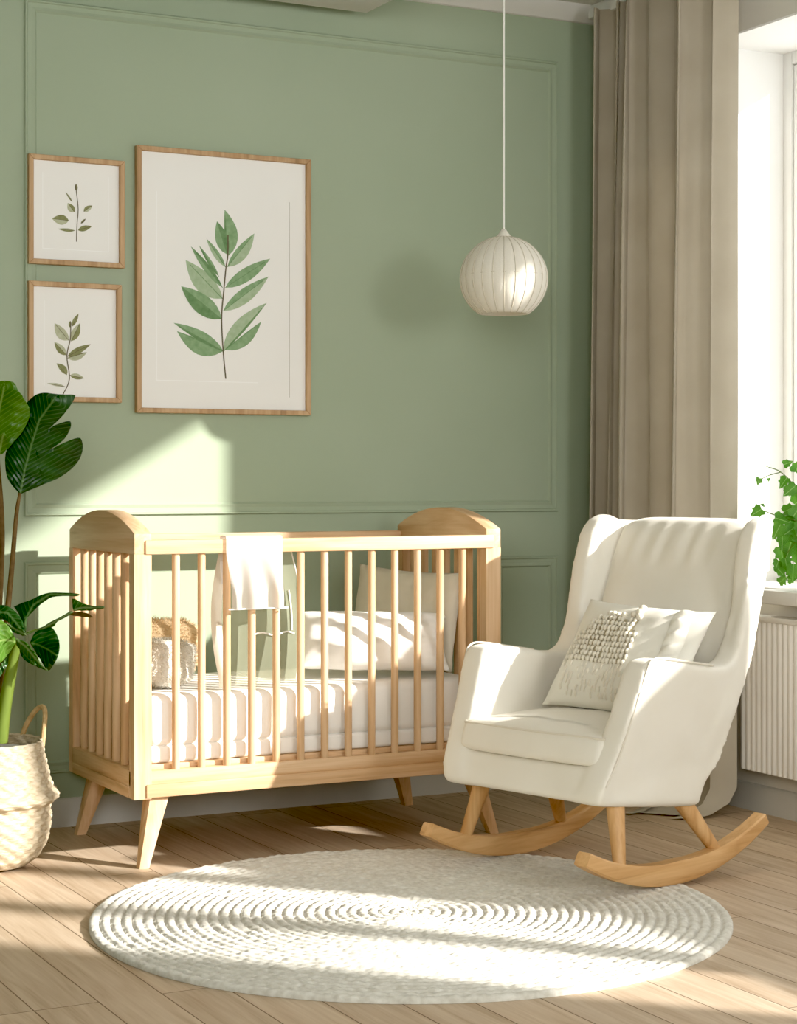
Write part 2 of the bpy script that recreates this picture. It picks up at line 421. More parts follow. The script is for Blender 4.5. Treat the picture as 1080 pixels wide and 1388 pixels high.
# ------------------------------------------------------------------ pictures
def leaf2d(base, tip, wl, wr, n=9, bend=0):
    """outline halves: list of points left half, right half (photo pixels)"""
    B, T = Vector(base), Vector(tip); d = T-B; L = d.length; d.normalize(); nn = Vector((d.y, -d.x))
    mid, lf, rt = [], [], []
    for i in range(n+1):
        t = i/n; w = (sin(PI*t**.85))**.9 if 0 < t < 1 else 0
        m = B + d*(L*t) + nn*(bend*sin(PI*t))
        mid.append(m); lf.append(m+nn*wl*w); rt.append(m-nn*wr*w)
    return mid, lf, rt
def picture(name, px, wall, label, stem, leaves, tones, lines, zoom, sw, group='framed botanical prints on the green wall'):
    """px: photo corners x0,x1, z range given in metres"""
    x0, x1, z0, z1 = wall
    cx, cz = (x0+x1)/2, z0
    t = thing(name, label, 'picture', (cx, WY, z0), 0, group)
    w, h = (x1-x0)/2, z1-z0; fw, D = .016, .026
    b = bmesh.new()
    prism(b, [(-w, 0), (w, 0), (w-fw, fw), (-w+fw, fw)], 1, -D, -.001, .0015, 1)
    prism(b, [(-w, h), (w, h), (w-fw, h-fw), (-w+fw, h-fw)], 1, -D, -.001, .0015, 1)
    prism(b, [(-w, 0), (-w+fw, fw), (-w+fw, h-fw), (-w, h)], 1, -D, -.001, .0015, 1)
    prism(b, [(w, 0), (w-fw, fw), (w-fw, h-fw), (w, h)], 1, -D, -.001, .0015, 1)
    obj('frame', b, M['frame_w'], t)
    b = bmesh.new(); box(b, -w+fw-.003, w-fw+.003, -.012, -.002, fw-.003, h-fw+.003)
    obj('paper', b, M['paper'], t, 0)
    # printed sprig, laid on the paper
    b = bmesh.new(); y = [-.0123]
    def P(p):
        q = on_y(zoom[0]+p[0]/zoom[2], zoom[1]+p[1]/zoom[2], WY-.012)
        return Vector((q.x-cx, y[0], q.z-z0))
    def strip(A, Bq, mi):
        for i in range(len(A)-1):
            q = [P(A[i]), P(A[i+1]), P(Bq[i+1]), P(Bq[i])]
            vs = [b.verts.new(v) for v in q]
            b.faces.new(vs).material_index = mi
    def poly(pts, hw, mi):
        pts = [Vector(p) for p in pts]
        A, Bq = [], []
        for i, p in enumerate(pts):
            d = (pts[min(i+1, len(pts)-1)]-pts[max(i-1, 0)]).normalized(); nn = Vector((d.y, -d.x))
            A.append(p+nn*hw); Bq.append(p-nn*hw)
        strip(A, Bq, mi)
    for lv in leaves:
        base, tip, wl, wr, ta, tb = lv
        mid, lf, rt = leaf2d(base, tip, wl, wr)
        y[0] -= .00004; strip(mid, lf, ta); strip(rt, mid, tb)
        y[0] -= .00002; poly(mid[:-1], sw*.45, 2)
    y[0] -= .00004
    sp = smooth_path([(p[0], p[1], 0) for p in stem], 5)
    poly([(p.x, p.y) for p in sp], sw, 3)
    pr = obj('botanical_print', b, [M[k] for k in tones], t, 0)
    if lines:
        b = bmesh.new()
        for (a, c, d, e, mi) in lines:     # in metres inside the frame
            vs = [b.verts.new(q) for q in ((a, -.0122, d), (c, -.0122, d), (c, -.0122, e), (a, -.0122, e))]; b.faces.new(vs).material_index = mi
        obj('pressed_border', b, [M['paper_line'], M['dark_line']], t, 0)
    return t
Z1 = (220, 270, 5.339)
picture('framed_print', None, (2.036, 2.652, 1.316, 2.178), 'largest framed print, a sage green leafy branch in a thin oak frame',
    [(458,1300),(440,1105),(428,860),(445,650),(460,490),(472,410),(474,260)],
    [((435,720),(168,440),88,50,1,1), ((472,415),(450,75),12,84,2,0), ((468,400),(395,160),50,42,0,2), ((470,490),(665,248),30,62,0,1),
     ((455,640),(780,430),45,52,0,0), ((440,808),(768,560),45,58,0,1), ((455,1090),(715,885),5,70,0,0), ((440,1105),(755,750),78,14,1,2),
     ((440,1100),(105,955),95,10,0,0), ((440,1100),(80,895),20,52,2,0), ((428,868),(135,630),74,64,2,0),
     ((435,640),(205,340),30,22,0,2), ((408,560),(265,335),16,16,2,0), ((455,490),(318,285),26,20,1,0)],
    ['lfA', 'lfB', 'lfC', 'stemw'],
    [(-.238, -.2355, .105, .72, 0), (-.238, .12, .105, .1075, 0), (.232, .2342, .06, .715, 1)], Z1, 4.5)
Z2 = (20, 200, 3.856)
picture('framed_print', None, (1.680, 1.995, 1.778, 2.122), 'upper small oak framed print, sparse olive sprig, above the other small one',
    [(322,492),(325,400),(331,320),(320,220)],
    [((322,226),(320,188),8,8,3,0), ((300,285),(265,232),4,5,0,0), ((312,338),(276,290),20,16,1,0), ((360,335),(405,303),15,13,0,1),
     ((282,382),(195,372),26,26,1,0), ((345,397),(370,372),6,6,0,3), ((330,432),(402,412),15,14,0,0), ((314,434),(225,425),10,8,0,1)],
    ['olA', 'olB', 'stemw', 'stemw'], [(-.11,-.108,.05,.29,0), (.106,.108,.05,.29,0), (-.11,.108,.05,.052,0)], Z2, 2.2)
picture('framed_print', None, (1.680, 1.985, 1.346, 1.724), 'lower small oak framed print, leafy olive twig, partly behind the plant leaf',
    [(250,1295),(285,1210),(272,1090),(290,1000),(292,915)],
    [((282,1008),(208,918),34,20,1,1), ((294,1012),(340,918),20,24,1,0), ((300,935),(333,868),12,10,0,0), ((288,940),(290,905),8,8,0,0), ((270,1085),(207,1016),22,18,0,1),
     ((275,1092),(397,1028),18,16,0,0), ((275,1100),(377,1070),8,26,0,1), ((272,1188),(218,1128),10,24,0,0), ((288,1190),(362,1206),16,14,1,0), ((262,1250),(168,1232),6,10,1,1)],
    ['olA', 'olB', 'stemw', 'stemw'], [(-.10,-.098,.05,.32,0)], Z2, 2.6)

# ------------------------------------------------------------------ cot
CXL, CXR, CYF, CYB = 1.781, 2.982, 5.058, 5.66
T = .052
crib = thing('baby_cot', 'light oak baby cot with arched ends and round bars on splayed legs', 'cot', ((CXL+CXR)/2, (CYF+CYB)/2, 0))
OX, OY = crib.location.x, crib.location.y
def L(b): bmesh.ops.translate(b, verts=b.verts, vec=(-OX, -OY, 0)); return b
def arch(y):
    t = (y-(CYF+CYB)/2)/((CYB-CYF)/2); return .946 + .064*(1-abs(t)**2.0)*(1.0) if abs(t) < 1 else .946
for x0, x1 in ((CXL, CXL+T), (CXR-T, CXR)):
    b = bmesh.new()
    # one end: arched header carrying two stiles, bottom rail and bars
    n = 24; top = [(CYF + (CYB-CYF)*i/n, arch(CYF + (CYB-CYF)*i/n)) for i in range(n+1)]
    b = bmesh.new(); prism(b, [(CYF, .888)] + top + [(CYB, .888)], 0, x0, x1, .003); e = obj('end_panel', L(b), M['wood_y'], crib, 30)
    for ya, yb in ((CYF, CYF+.042), (CYB-.036, CYB)):
        b = bmesh.new(); box(b, x0, x1, ya, yb, .193, .8885); obj('stile', L(b), M['wood_z'], e, 30)
    b = bmesh.new(); box(b, x0, x1, CYF+.03, CYB-.03, .225, .272, .003); box(b, x0-.003, x1+.003, CYF+.043, CYB-.037, .193, .226, .003)
    obj('bottom_rail', L(b), M['wood_y'], e, 30)
    for i in range(7):
        y = CYF+.042 + (CYB-.036-CYF-.042)*(i+.5)/7
        b = bmesh.new(); tube(b, [(x0+T/2, y, .262), (x0+T/2, y, .895)], .0125, 14); obj('bar', L(b), M['wood_z'], e)
b = bmesh.new(); box(b, CXL+.032, CXR-.026, CYF-.006, CYF+.028, .887, .928, .004); obj('top_rail', L(b), M['wood_x'], crib, 30)
b = bmesh.new(); box(b, CXL+T, CXR-T, CYB-.03, CYB, .887, .928, .004); obj('top_rail', L(b), M['wood_x'], crib, 30)
b = bmesh.new(); box(b, CXL+T-.01, CXR-T+.01, CYF+.002, CYF+.034, .233, .271, .003); box(b, CXL+.035, CXR-.02, CYF-.006, CYF+.034, .196, .234, .004); obj('bottom_rail', L(b), M['wood_x'], crib, 30)
b = bmesh.new(); box(b, CXL+T-.01, CXR-T+.01, CYB-.034, CYB, .196, .271, .003); obj('bottom_rail', L(b), M['wood_x'], crib, 30)
b = bmesh.new(); box(b, CXL+T-.01, CXR-T+.01, CYF+.03, CYB-.03, .255, .285, .002); obj('base_board', L(b), M['wood_x'], crib, 30)
for i in range(13):
    x = CXL+T + (CXR-CXL-2*T)*(i+1)/14
    b = bmesh.new(); tube(b, [(x, CYF+.014, .262), (x, CYF+.014, .895)], .0115, 14); obj('bar', L(b), M['wood_z'], crib)
for sx, sy in ((0,0), (0,1), (1,0), (1,1)):
    x = CXL+.085 if sx == 0 else CXR-.085; y = CYF+.05 if sy == 0 else CYB-.05
    dx = -.06 if sx == 0 else .055; dy = -.05 if sy == 0 else .02
    b = bmesh.new(); n = 7
    rings = []
    for i in range(n):
        s = i/(n-1); z = .2*(1-s)
        h = .033*(1-s)+.0165*s
        t = bmesh.new()
        cx_, cy_ = x+dx*s, y+dy*s
        ring = []
        for j in range(16):
            a = 2*PI*j/16; ca, sa = cos(a), sin(a)
            k = h/ max(abs(ca), abs(sa))**.6
            ring.append(b.verts.new((cx_+k*ca, cy_+k*sa, z)))
        rings.append(ring); t.free()
    for p, q in zip(rings, rings[1:]):
        for j in range(16): b.faces.new([p[j], p[(j+1)%16], q[(j+1)%16], q[j]])
    b.faces.new(rings[0]); b.faces.new(rings[-1][::-1])
    obj('leg', L(b), M['wood_z'], crib, 40)

# mattress with fitted sheet
b = bmesh.new(); mx0, mx1, my0, my1, mz0, mz1 = CXL+T+.006, CXR-T-.006, CYF+.036, CYB-.036, .286, .484
def mbox(x0, x1, y0, y1, z0, z1, r, nx=60, ny=24, nz=10):
    t = bmesh.new(); bmesh.ops.create_cube(t, size=1)
    bmesh.ops.transform(t, matrix=Matrix.Translation(((x0+x1)/2, (y0+y1)/2, (z0+z1)/2)) @ Matrix.Diagonal((x1-x0, y1-y0, z1-z0, 1)), verts=t.verts)
    bmesh.ops.bevel(t, geom=t.edges[:], offset=r, segments=5, profile=.5, affect='EDGES')
    bmesh.ops.subdivide_edges(t, edges=[e for e in t.edges if e.calc_length() > .15], cuts=30, use_grid_fill=True)
    return t
t = mbox(mx0, mx1, my0, my1, mz0+.045, mz1, .028)
for v in t.verts:
    q = v.co; v.co += Vector((0, .004*noise.noise(q*7), .004*noise.noise(q*5+Vector((3,1,2))))) 
    if q.y < my0+.03 and mz0+.08 < q.z < mz1-.03: v.co.y -= .004+.003*sin(q.x*40)
merge(b, t); mat_ = obj('cot_mattress', b, M['sheet'], None, 60)
tag(mat_, 'white sheeted cot mattress lying inside the oak baby cot', 'mattress')
b = bmesh.new(); t = mbox(mx0+.004, mx1-.004, my0+.003, my1-.003, mz0, mz0+.05, .012); merge(b, t); obj('valance', b, M['sheet'], mat_, 60)

# pillows in the cot
def pillow(name, w, h, T_, loc, rot, mat, label, seed, wr=.006, group=None):
    fr_, bk = pillow_surface(w, h, T_, seed, wr)
    b = bmesh.new(); grid_solid(b, 44, 36, fr_, bk)
    o = obj(name, b, mat, None, 80, loc); o.rotation_euler = rot
    return tag(o, label, 'pillow', group)
pillow('pillow', .225, .160, .055, (2.815, 5.385, .655), (math.radians(-10), math.radians(2), math.radians(-68)), M['beige_pillow'], 'taller beige pillow propped at the right end of the cot behind the white one', 3, .010)
pillow('pillow', .235, .112, .055, (2.625, 5.235, .598), (math.radians(-42), math.radians(1), math.radians(-24)), M['sheet'], 'white rectangular pillow leaning in front of the beige pillow on the cot mattress', 9, .010)

# plush items at the left end of the mattress
def fuzzy(name, loc, size, rot, mat, label, nf, ln, seed, cat):
    rnd = random.Random(seed); b = bmesh.new(); t = bmesh.new()
    bmesh.ops.create_cube(t, size=2); bmesh.ops.bevel(t, geom=t.edges[:], offset=.55, segments=5, profile=.5, affect='EDGES')
    bmesh.ops.subdivide_edges(t, edges=t.edges[:], cuts=2, use_grid_fill=True)
    for v in t.verts:
        v.co *= 1 + .10*noise.noise(v.co*1.7 + Vector((seed, 0, 0)))
        v.co = Vector((v.co.x*size[0], v.co.y*size[1], v.co.z*size[2]))
    bmesh.ops.triangulate(t, faces=t.faces); t.normal_update()
    fs = t.faces[:]; areas = [f.calc_area() for f in fs]
    for f in rnd.choices(fs, areas, k=nf):
        a, c = rnd.random(), rnd.random()
        if a+c > 1: a, c = 1-a, 1-c
        v0, v1, v2 = (v.co for v in f.verts); p = v0 + (v1-v0)*a + (v2-v0)*c
        dr = (f.normal + Vector((rnd.uniform(-.8,.8), rnd.uniform(-.8,.8), rnd.uniform(-.9,.5)))).normalized()
        sd = dr.orthogonal().normalized()*.0016; l = ln*rnd.uniform(.6, 1.3)
        q = p + dr*l
        b.faces.new([b.verts.new(p-sd), b.verts.new(p+sd), b.verts.new(q)])
    merge(b, t)
    o = obj(name, b, mat, None, 0, loc); o.rotation_euler = rot
    return tag(o, label, cat)
fuzzy('plush_cushion', (1.935, 5.235, .562), (.078, .07, .066), (0, .05, .3), M['plush'], 'small shaggy pale grey cushion at the left end of the cot mattress', 3600, .012, 3, 'cushion')
fuzzy('plush_bolster', (2.0, 5.44, .584), (.11, .055, .085), (0, 0, -.1), M['tan_plush'], 'fluffy tan bolster behind the shaggy grey cushion in the cot', 4200, .014, 5, 'cushion')

# muslin cloth over the front rail
def drape(name, x0, x1, mat, label, cat, zf, zb, yf, yb, top, amp, seed, parent=None, nx=40):
    path = []
    for i in range(20): path.append((yf, zf+(top-.004-zf)*i/20))
    for i in range(9):
        a = PI*i/8; path.append(((yf+yb)/2 - (yb-yf)/2*cos(a), top-.004+.008*sin(a)))
    for i in range(1, 12): path.append((yb, top-.004-(top-zb)*i/11))
    b = bmesh.new(); R = []
    for i in range(nx+1):
        u = i/nx; col = []
        for (y, z) in path:
            hang = max(0, (.885-z)/.1); hang = min(hang, 1.2)
            s = -1 if y < (yf+yb)/2 else 1
            off = s*(.003 + amp*hang*(.5+.5*sin(u*17+seed+z*6+1.5*noise.noise(Vector((u*3, z*6, seed))))))
            xx = x0+(x1-x0)*u + .012*hang*sin(u*6.2+seed)*(.5-u)*2 + (.014*hang*u if s < 0 else 0)
            col.append(b.verts.new((xx, y+off, z)))
        R.append(col)
    for p, q in zip(R, R[1:]):
        for j in range(len(path)-1): b.faces.new([p[j], p[j+1], q[j+1], q[j]])
    o = obj(name, b, mat, parent, 80)
    return tag(o, label, cat) if label else o
cl = drape('muslin_cloth', 2.055, 2.232, M['muslin'], 'white muslin cloth draped over the front rail of the cot', 'cloth', .725, .80, CYF-.011, CYF+.033, .934, .022, 2)
b = bmesh.new(); tube(b, [(2.058 + .19*i/20, CYF-.020-.010*(.5+.5*sin(17*i/20+2+.725*6)), .725) for i in range(21)], .0025, 6); obj('hem', b, M['sheet'], cl)

# sheer sage pouch hanging inside the front bars
pouch = thing('hanging_pouch', 'sheer sage hanging pouch with white piping behind the cot front bars', 'pouch', (2.18, 5.125, .49))
b = bmesh.new(); nx, nz = 26, 30; G = []
def pouch_pt(u, v):
    z = .395*v; half = .115 + .028*sin(PI*min(1, (1-v)*1.05))**1.0 if v < .999 else .115
    xr = half*(1.0 + .16*(1-v)); xl = -half*.98
    x = xl + (xr-xl)*u
    y = -.004*sin(u*9+v*4) - .018*sin(PI*u)*sin(PI*min(1, v*1.1))
    return Vector((x, y, z+.004))
for i in range(nx+1): G.append([b.verts.new(pouch_pt(i/nx, j/nz)) for j in range(nz+1)])
for i in range(nx):
    for j in range(nz): b.faces.new([G[i][j], G[i+1][j], G[i+1][j+1], G[i][j+1]])
obj('sheer_panel', b, M['sheer'], pouch, 80)
b = bmesh.new()
for A in ([(.44+.0*k, .78-.03*k) for k in range(11)], [(.44+.045*k, .38+.012*sin(k)) for k in range(11)], [(.86, .40+.03*k) for k in range(11)]):
    tube(b, [pouch_pt(u, v)+Vector((0, -.004, 0)) for u, v in A], .0026, 6)
tube(b, [pouch_pt(1, j/30) for j in range(31)], .002, 6)
obj('piping', b, M['sheet'], pouch)
b = bmesh.new(); G = []
for i in range(7):
    G.append([b.verts.new(pouch_pt(0, j/30)+Vector((-.004+.034*i/6*1.0, -.006-.008*sin(PI*i/6), -.002))) for j in range(31)])
for i in range(6):
    for j in range(30): b.faces.new([G[i][j], G[i+1][j], G[i+1][j+1], G[i][j+1]])
obj('binding', b, M['beige_pillow'], pouch, 80)
b = bmesh.new()
for u in (.06, .94):
    b = bmesh.new(); p = pouch_pt(u, 1); tube(b, [p, p+Vector((0, -.02, .01)), (p.x, CYF+.03-5.125, .90-.49)], .002, 6); obj('tie', b, M['sheet'], pouch)

# ------------------------------------------------------------------ rocking chair
chair = thing('rocking_chair', 'cream upholstered wingback rocking chair on curved oak rockers', 'rocking chair', (2.915, 4.432, .012), math.radians(-74))
def xo(z): return lerp_tab([(.19, .262), (.235, .280), (.30, .306), (.42, .322), (.60, .338), (.75, .338), (1.0, .322)], z)
rear = [(.2, .105), (.31, .175), (.587, .285), (.80, .345), (.965, .405)]
b = bmesh.new()
side = [(-.318, .243), (-.308, .29), (-.27, .37), (-.225, .48), (-.185, .585), (-.165, .612), (-.12, .616), (0, .598), (.10, .582), (.17, .578), (.205, .592), (.232, .625), (.252, .68), (.268, .76), (.286, .86), (.306, .925), (.34, .968), (.385, .984), (.415, .975)]
side += [(y+.012, z) for z, y in reversed(rear)][1:] + [(.09, .19), (-.1, .212), (-.28, .235)]
for s in (-1, 1):
    t = bmesh.new(); inner = .082
    A = [t.verts.new((s*xo(z), y, z)) for y, z in side]; B = [t.verts.new((s*(xo(z)-(inner if z < .64 else inner-.02)), y, z)) for y, z in side]
    n = len(side); t.faces.new(A); t.faces.new(B[::-1])
    for i in range(n): t.faces.new([A[i], A[(i+1)%n], B[(i+1)%n], B[i]])
    bmesh.ops.triangulate(t, faces=t.faces); merge(b, t)
t = bmesh.new(); lv = []
for z, ys, yf in ((.195, .10, .10), (.45, .232, .262), (.70, .318, .355), (.965, .40, .462)):
    w = xo(z)-.004; yr = yf+.075
    lv.append([t.verts.new((x, y, z)) for x, y in ((-w, ys-.06), (-w+.07, ys-.02), (-.22, yf), (.22, yf), (w-.07, ys-.02), (w, ys-.06), (w, ys), (.215, yr), (-.215, yr), (-w, ys))])
for p, q in zip(lv, lv[1:]):
    for j in range(10): t.faces.new([p[j], p[(j+1)%10], q[(j+1)%10], q[j]])
t.faces.new(lv[0]); t.faces.new(lv[-1][::-1]); bmesh.ops.triangulate(t, faces=t.faces); merge(b, t)
prism(b, [(-.318, .243), (.12, .192), (.18, .33), (-.280, .336)], 0, -.285, .285)
b = bake_remesh(b, .0065, 34, .5)
obj('upholstered_shell', b, M['cream'], chair, 0)
for p in chair.children[0].data.polygons: p.use_smooth = True
# seam along the outer front edge of each arm and the wing
for s in (-1, 1):
    b = bmesh.new()
    pts = smooth_path([(s*(xo(z)-.004), y+.004, z-.0) for y, z in side[1:9]], 6)
    tube(b, [Vector((p.x-s*.001, p.y+.007, p.z)) for p in pts], .003, 8)
    obj('piping', b, M['cream_seam'], chair)
# seat cushion
t = mbox(-.258, .262, -.288, .235, .334, .412, .022)
b = bmesh.new()
for v in t.verts:
    q = v.co; u = q.x/.26; w = (q.y+.03)/.26
    d = max(0, (1-u*u))*max(0, 1-w*w)
    if q.z > .38:
        q.z += .030*d**.7 + .003*noise.noise(Vector((q.x*14, q.y*9, 0)))*min(1, 3*d+.2) - .012*max(0, -w-.6)*0
    q.y += .012*(u*u) if q.y < -.1 else 0
    if q.y < -.2: q.y += (q.z-.334)*.28 - .01
    if q.x < 0 and q.z < .36: q.x += .0
merge(b, t); cush = obj('seat_cushion', b, M['cream'], chair, 0)
for p in cush.data.polygons: p.use_smooth = True
b = bmesh.new()
pp = [(-.25, .1, .413)] + [(-.252, -.22, .409), (-.245, -.258, .408)] + [(-.20+.4*i/10, -.272+.010*((i-5)/5)**2, .4085) for i in range(11)] + [(.25, -.258, .408), (.256, -.22, .409), (.255, .1, .413)]
tube(b, smooth_path(pp, 4), .0035, 8); obj('piping', b, M['cream_seam'], cush)
# back cushion: puffy slab following the reclined back
def bc(u, v, f):
    z = .43 + (.975-.43)*(v+1)/2
    yf = lerp_tab([(.43, .252), (.70, .355), (.98, .466)], z)
    r = max(0, (1-abs(u)**5)*(1-abs(v)**7))**.4
    w = .252 - .012*abs(v)**4
    pk = 0
    if v > .45:
        k = (v-.45)/.55; pk = .006*k*(1-k)*4*sin(u*21 + 2.5*noise.noise(Vector((u*3, 0, 1))) - v*3)*(.4+.6*noise.noise(Vector((u*4, 2, 0)))+.3)
    if f: y = yf - .012 - .062*r + pk
    else: y = yf - .012 + .022*r
    return Vector((u*w, y + .012*max(0, v-.7)*r, z - (.02*abs(u)**6 if v > .9 else 0)))
b = bmesh.new(); grid_solid(b, 72, 60, lambda u, v: bc(u, v, True), lambda u, v: bc(u, v, False))
o = obj('back_cushion', b, M['cream'], chair, 0)
for p in o.data.polygons: p.use_smooth = True
# legs and rockers
RR = .80
for s in (-1, 1):
    for (y0, z0, y1, z1, xt, xb) in ((-.19, .262, -.226, .075, .235, .283), (.085, .215, .182, .066, .235, .283)):
        b = bmesh.new(); n = 6
        tube(b, [(s*(xt+(xb-xt)*i/n), y0+(y1-y0)*i/n, z0+(z1-z0)*i/n) for i in range(n+1)], [.027-.010*i/n for i in range(n+1)], 18)
        obj('leg', b, M['rock_z'], chair)
    b = bmesh.new(); n = 36; prev = None; rows = []
    for i in range(n+1):
        y = -.385 + .79*i/n; zb = RR - math.sqrt(RR*RR-y*y)
        e = 1-abs(y)/.40; hh = .036+.026*max(0, e)**.8
        zc = zb
        ny_, nz_ = -y/RR, math.sqrt(1-(y/RR)**2)
        w = .022
        ring = []
        for dx, k in ((-w, .12), (-w+.004, 0), (w-.004, 0), (w, .12), (w, .88), (w-.004, 1), (-w+.004, 1), (-w, .88)):
            ring.append(b.verts.new((s*.285+dx, y+ny_*hh*k, zc+nz_*hh*k)))
        rows.append(ring)
    for p, q in zip(rows, rows[1:]):
        for j in range(8): b.faces.new([p[j], p[(j+1)%8], q[(j+1)%8], q[j]])
    b.faces.new(rows[0]); b.faces.new(rows[-1][::-1])
    obj('rocker', b, M['rock'], chair, 35)
for y, z in ((-.21, .17), (.13, .14)):
    pass

# throw cushion on the chair
fr_, bk = pillow_surface(.232, .178, .062, 21, .006)
cu = thing('throw_cushion', 'ivory throw cushion with raised knitted grid on the rocking chair seat', 'cushion')
ML = Matrix.Translation(Vector((2.915, 4.432, .006))) @ Matrix.Rotation(math.radians(-74), 4, 'Z') @ Matrix.Translation(Vector((.052, .085, .588))) @ Matrix.Rotation(math.radians(-34), 4, 'X') @ Matrix.Rotation(math.radians(2), 4, 'Y')
cu.matrix_world = ML
b = bmesh.new(); grid_solid(b, 48, 40, fr_, bk); obj('cover', b, M['pillow'], cu, 80)
# raised knit: short loops in rows in a rounded, peaked patch
b = bmesh.new(); rnd = random.Random(4)
def inpatch(u, v):
    # photo-like silhouette: dome with a small peak on the right
    top = .30 + .35*max(0, 1-((u+.28)/.42)**2)
    if -.02 < u < .16: top = .92 - abs(u-.07)*3.2
    return -.86 < v < top and -.80+.10*abs(v) < u < .24
b0 = bmesh.new(); q0 = {}
for i in range(30):
    for j in range(44):
        u = -.84+1.1*i/30; v = -.90+1.82*j/44
        if v > -.30 and inpatch(u, v) and inpatch(u+.04, v) and inpatch(u, v+.045):
            vs_ = []
            for (a_, c_) in ((i,j),(i+1,j),(i+1,j+1),(i,j+1)):
                if (a_, c_) not in q0: q0[(a_, c_)] = b0.verts.new(fr_(-.84+1.1*a_/30, -.90+1.82*c_/44)+Vector((0,-.0012,0)))
                vs_.append(q0[(a_, c_)])
            b0.faces.new(vs_)
obj('motif_gap_shade', b0, M['knit_shade'], cu, 60)  # dark under-sheet, paints the shade seen in gaps of the knit
NI, NJ = 17, 18
for i in range(NI):
    for j in range(NJ):
        u = -.84 + 1.1*(i+.5)/NI; v = -.88 + 1.76*(j+.5)/NJ
        if not inpatch(u, v): continue
        lo = v < -.30
        if lo and rnd.random() < .3: continue
        k = .45 if lo else 1.0
        dv = (.040 if not lo else .05)*rnd.uniform(.8, 1.15); ju = rnd.uniform(-.012,.012)
        A = [fr_(u+ju+rnd.uniform(-.006,.006), v-dv+2*dv*q/4) + Vector((0, -.005*k*sin(PI*(q+.3)/4.6), 0)) for q in range(5)]
        r_ = .0054*rnd.uniform(.8, 1.15)*(1 if not lo else .6)
        tube(b, A, [r_*.6, r_, r_*1.08, r_, r_*.6], 7)
for (u, v, r) in ((-.12, .62, .012), (.07, .82, .013), (.08, .72, .012), (.02, .66, .011), (-.3, .64, .009), (.13, .62, .011)):
    bmesh.ops.create_icosphere(b, subdivisions=2, radius=r, matrix=Matrix.Translation(fr_(u, v)+Vector((0,-.003,0))))
obj('knitted_motif', b, M['knit'], cu, 60)
# ruffle on the right
b = bmesh.new(); R = []
for i in range(61):
    s = i/60; v = .88-1.3*s; uc = .66+.10*sin(s*2.5)
    row = []
    for j in range(9):
        q = j/8; u = uc-.12+.26*q
        row.append(b.verts.new(fr_(min(u, .97), v) + Vector((0, -.003-.011*sin(PI*q)*(.5+.5*sin(s*34+q*3))-.003*sin(PI*q), .012*(q-.5)))))
    R.append(row)
for p, q in zip(R, R[1:]):
    for j in range(8): b.faces.new([p[j], p[j+1], q[j+1], q[j]])
obj('ruffle', b, M['pillow'], cu, 80)

# ------------------------------------------------------------------ round rug
RCX, RCY, RR_ = 2.205, 4.19, .80
b = bmesh.new(); nr, na, pitch = 30, 720, RR_/30
prof = []
for k in range(nr):
    for q in range(5): prof.append((k*pitch + pitch*q/5, q/5, k))
prof = prof[1:] + [(RR_, 1, nr-1)]
rings = []
for (r, q, k) in prof:
    ring = []; cnt = max(6, int(2*PI*(k+.5)*pitch/.030))
    for j in range(na):
        a = 2*PI*j/na
        br = .55+.45*abs(sin(cnt*a/2 + q*1.6 + k*1.7 + 1.2*noise.noise(Vector((cos(a)*9, sin(a)*9, k)))))
        br += .5*noise.noise(Vector((r*cos(a)*26, r*sin(a)*26, 5)))
        rr = r*(1+.004*noise.noise(Vector((cos(a)*3, sin(a)*3, r*2))))
        z = .0070 + .0080*(math.sqrt(max(0, sin(PI*q))))*(.12+.88*br) + .0016*noise.noise(Vector((rr*cos(a)*60, rr*sin(a)*60, 0)))
        if r >= RR_: z = .006+.004*br
        ring.append(b.verts.new((rr*cos(a), rr*sin(a), z)))
    rings.append(ring)
cv = b.verts.new((0,0,.012)); 
for j in range(na): b.faces.new([cv, rings[0][j], rings[0][(j+1)%na]])
for p, q in zip(rings, rings[1:]):
    for j in range(na): b.faces.new([p[j], q[j], q[(j+1)%na], p[(j+1)%na]])
bot = [b.verts.new((v.co.x, v.co.y, .0005)) for v in rings[-1]]
for j in range(na): b.faces.new([rings[-1][j], bot[j], bot[(j+1)%na], rings[-1][(j+1)%na]])
rug = obj('round_rug', b, M['rug'], None, 0, (RCX, RCY, 0))
for p in rug.data.polygons: p.use_smooth = True
tag(rug, 'round cream braided rug with concentric ridges on the oak floor', 'rug')

# ------------------------------------------------------------------ curtain
cur = thing('curtain', 'floor length greige curtain in deep folds beside the window', 'curtain', (3.765, 5.31, 0))
b = bmesh.new(); ny_, nz_ = 220, 60; R = []
folds = [0, .055, .19, .215, .33, .50, .62, .66, .925, 1.0]
deep = [.45, 1.0, .35, .9, 1.0, .8, .4, 1.0, .55]
for i in range(ny_+1):
    u = i/ny_; row = []
    for k in range(9):
        if u <= folds[k+1] + 1e-9: break
    q = (u-folds[k])/(folds[k+1]-folds[k]); ph = 2*PI*u*5
    for j in range(nz_+1):
        s = j/nz_                       # 0 top .. 1 floor end
        zz = 2.775*(1-s/.965)
        fl = 1.0 + .2*s; w = 1 + .05*s
        sk = min(1, max(0, q + .10*sin(s*2.4+k*1.7)*sin(PI*q)))
        bul = max(0, sin(PI*sk**.8))**.5
        x = .060 - (.145*deep[k]*bul)*fl + .010*sin(u*9+s*2) + .003*sin(u*95+2*sin(s*4+u*7))
        y = (.375 - .722*u)*w - .20*sin(2*PI*sk)*deep[k]*(folds[k+1]-folds[k])
        z = zz
        if zz < .10:
            kf = (.10-zz)/.10; x += -.10*kf*kf if zz > 0 else -.10
            if zz < .012:
                kk = (.012-zz); z = max(.004, .012-.05*kk); x -= kk*.5
        row.append(b.verts.new((x, y, z)))
    R.append(row)
for p, q in zip(R, R[1:]):
    for j in range(nz_): b.faces.new([p[j], p[j+1], q[j+1], q[j]])
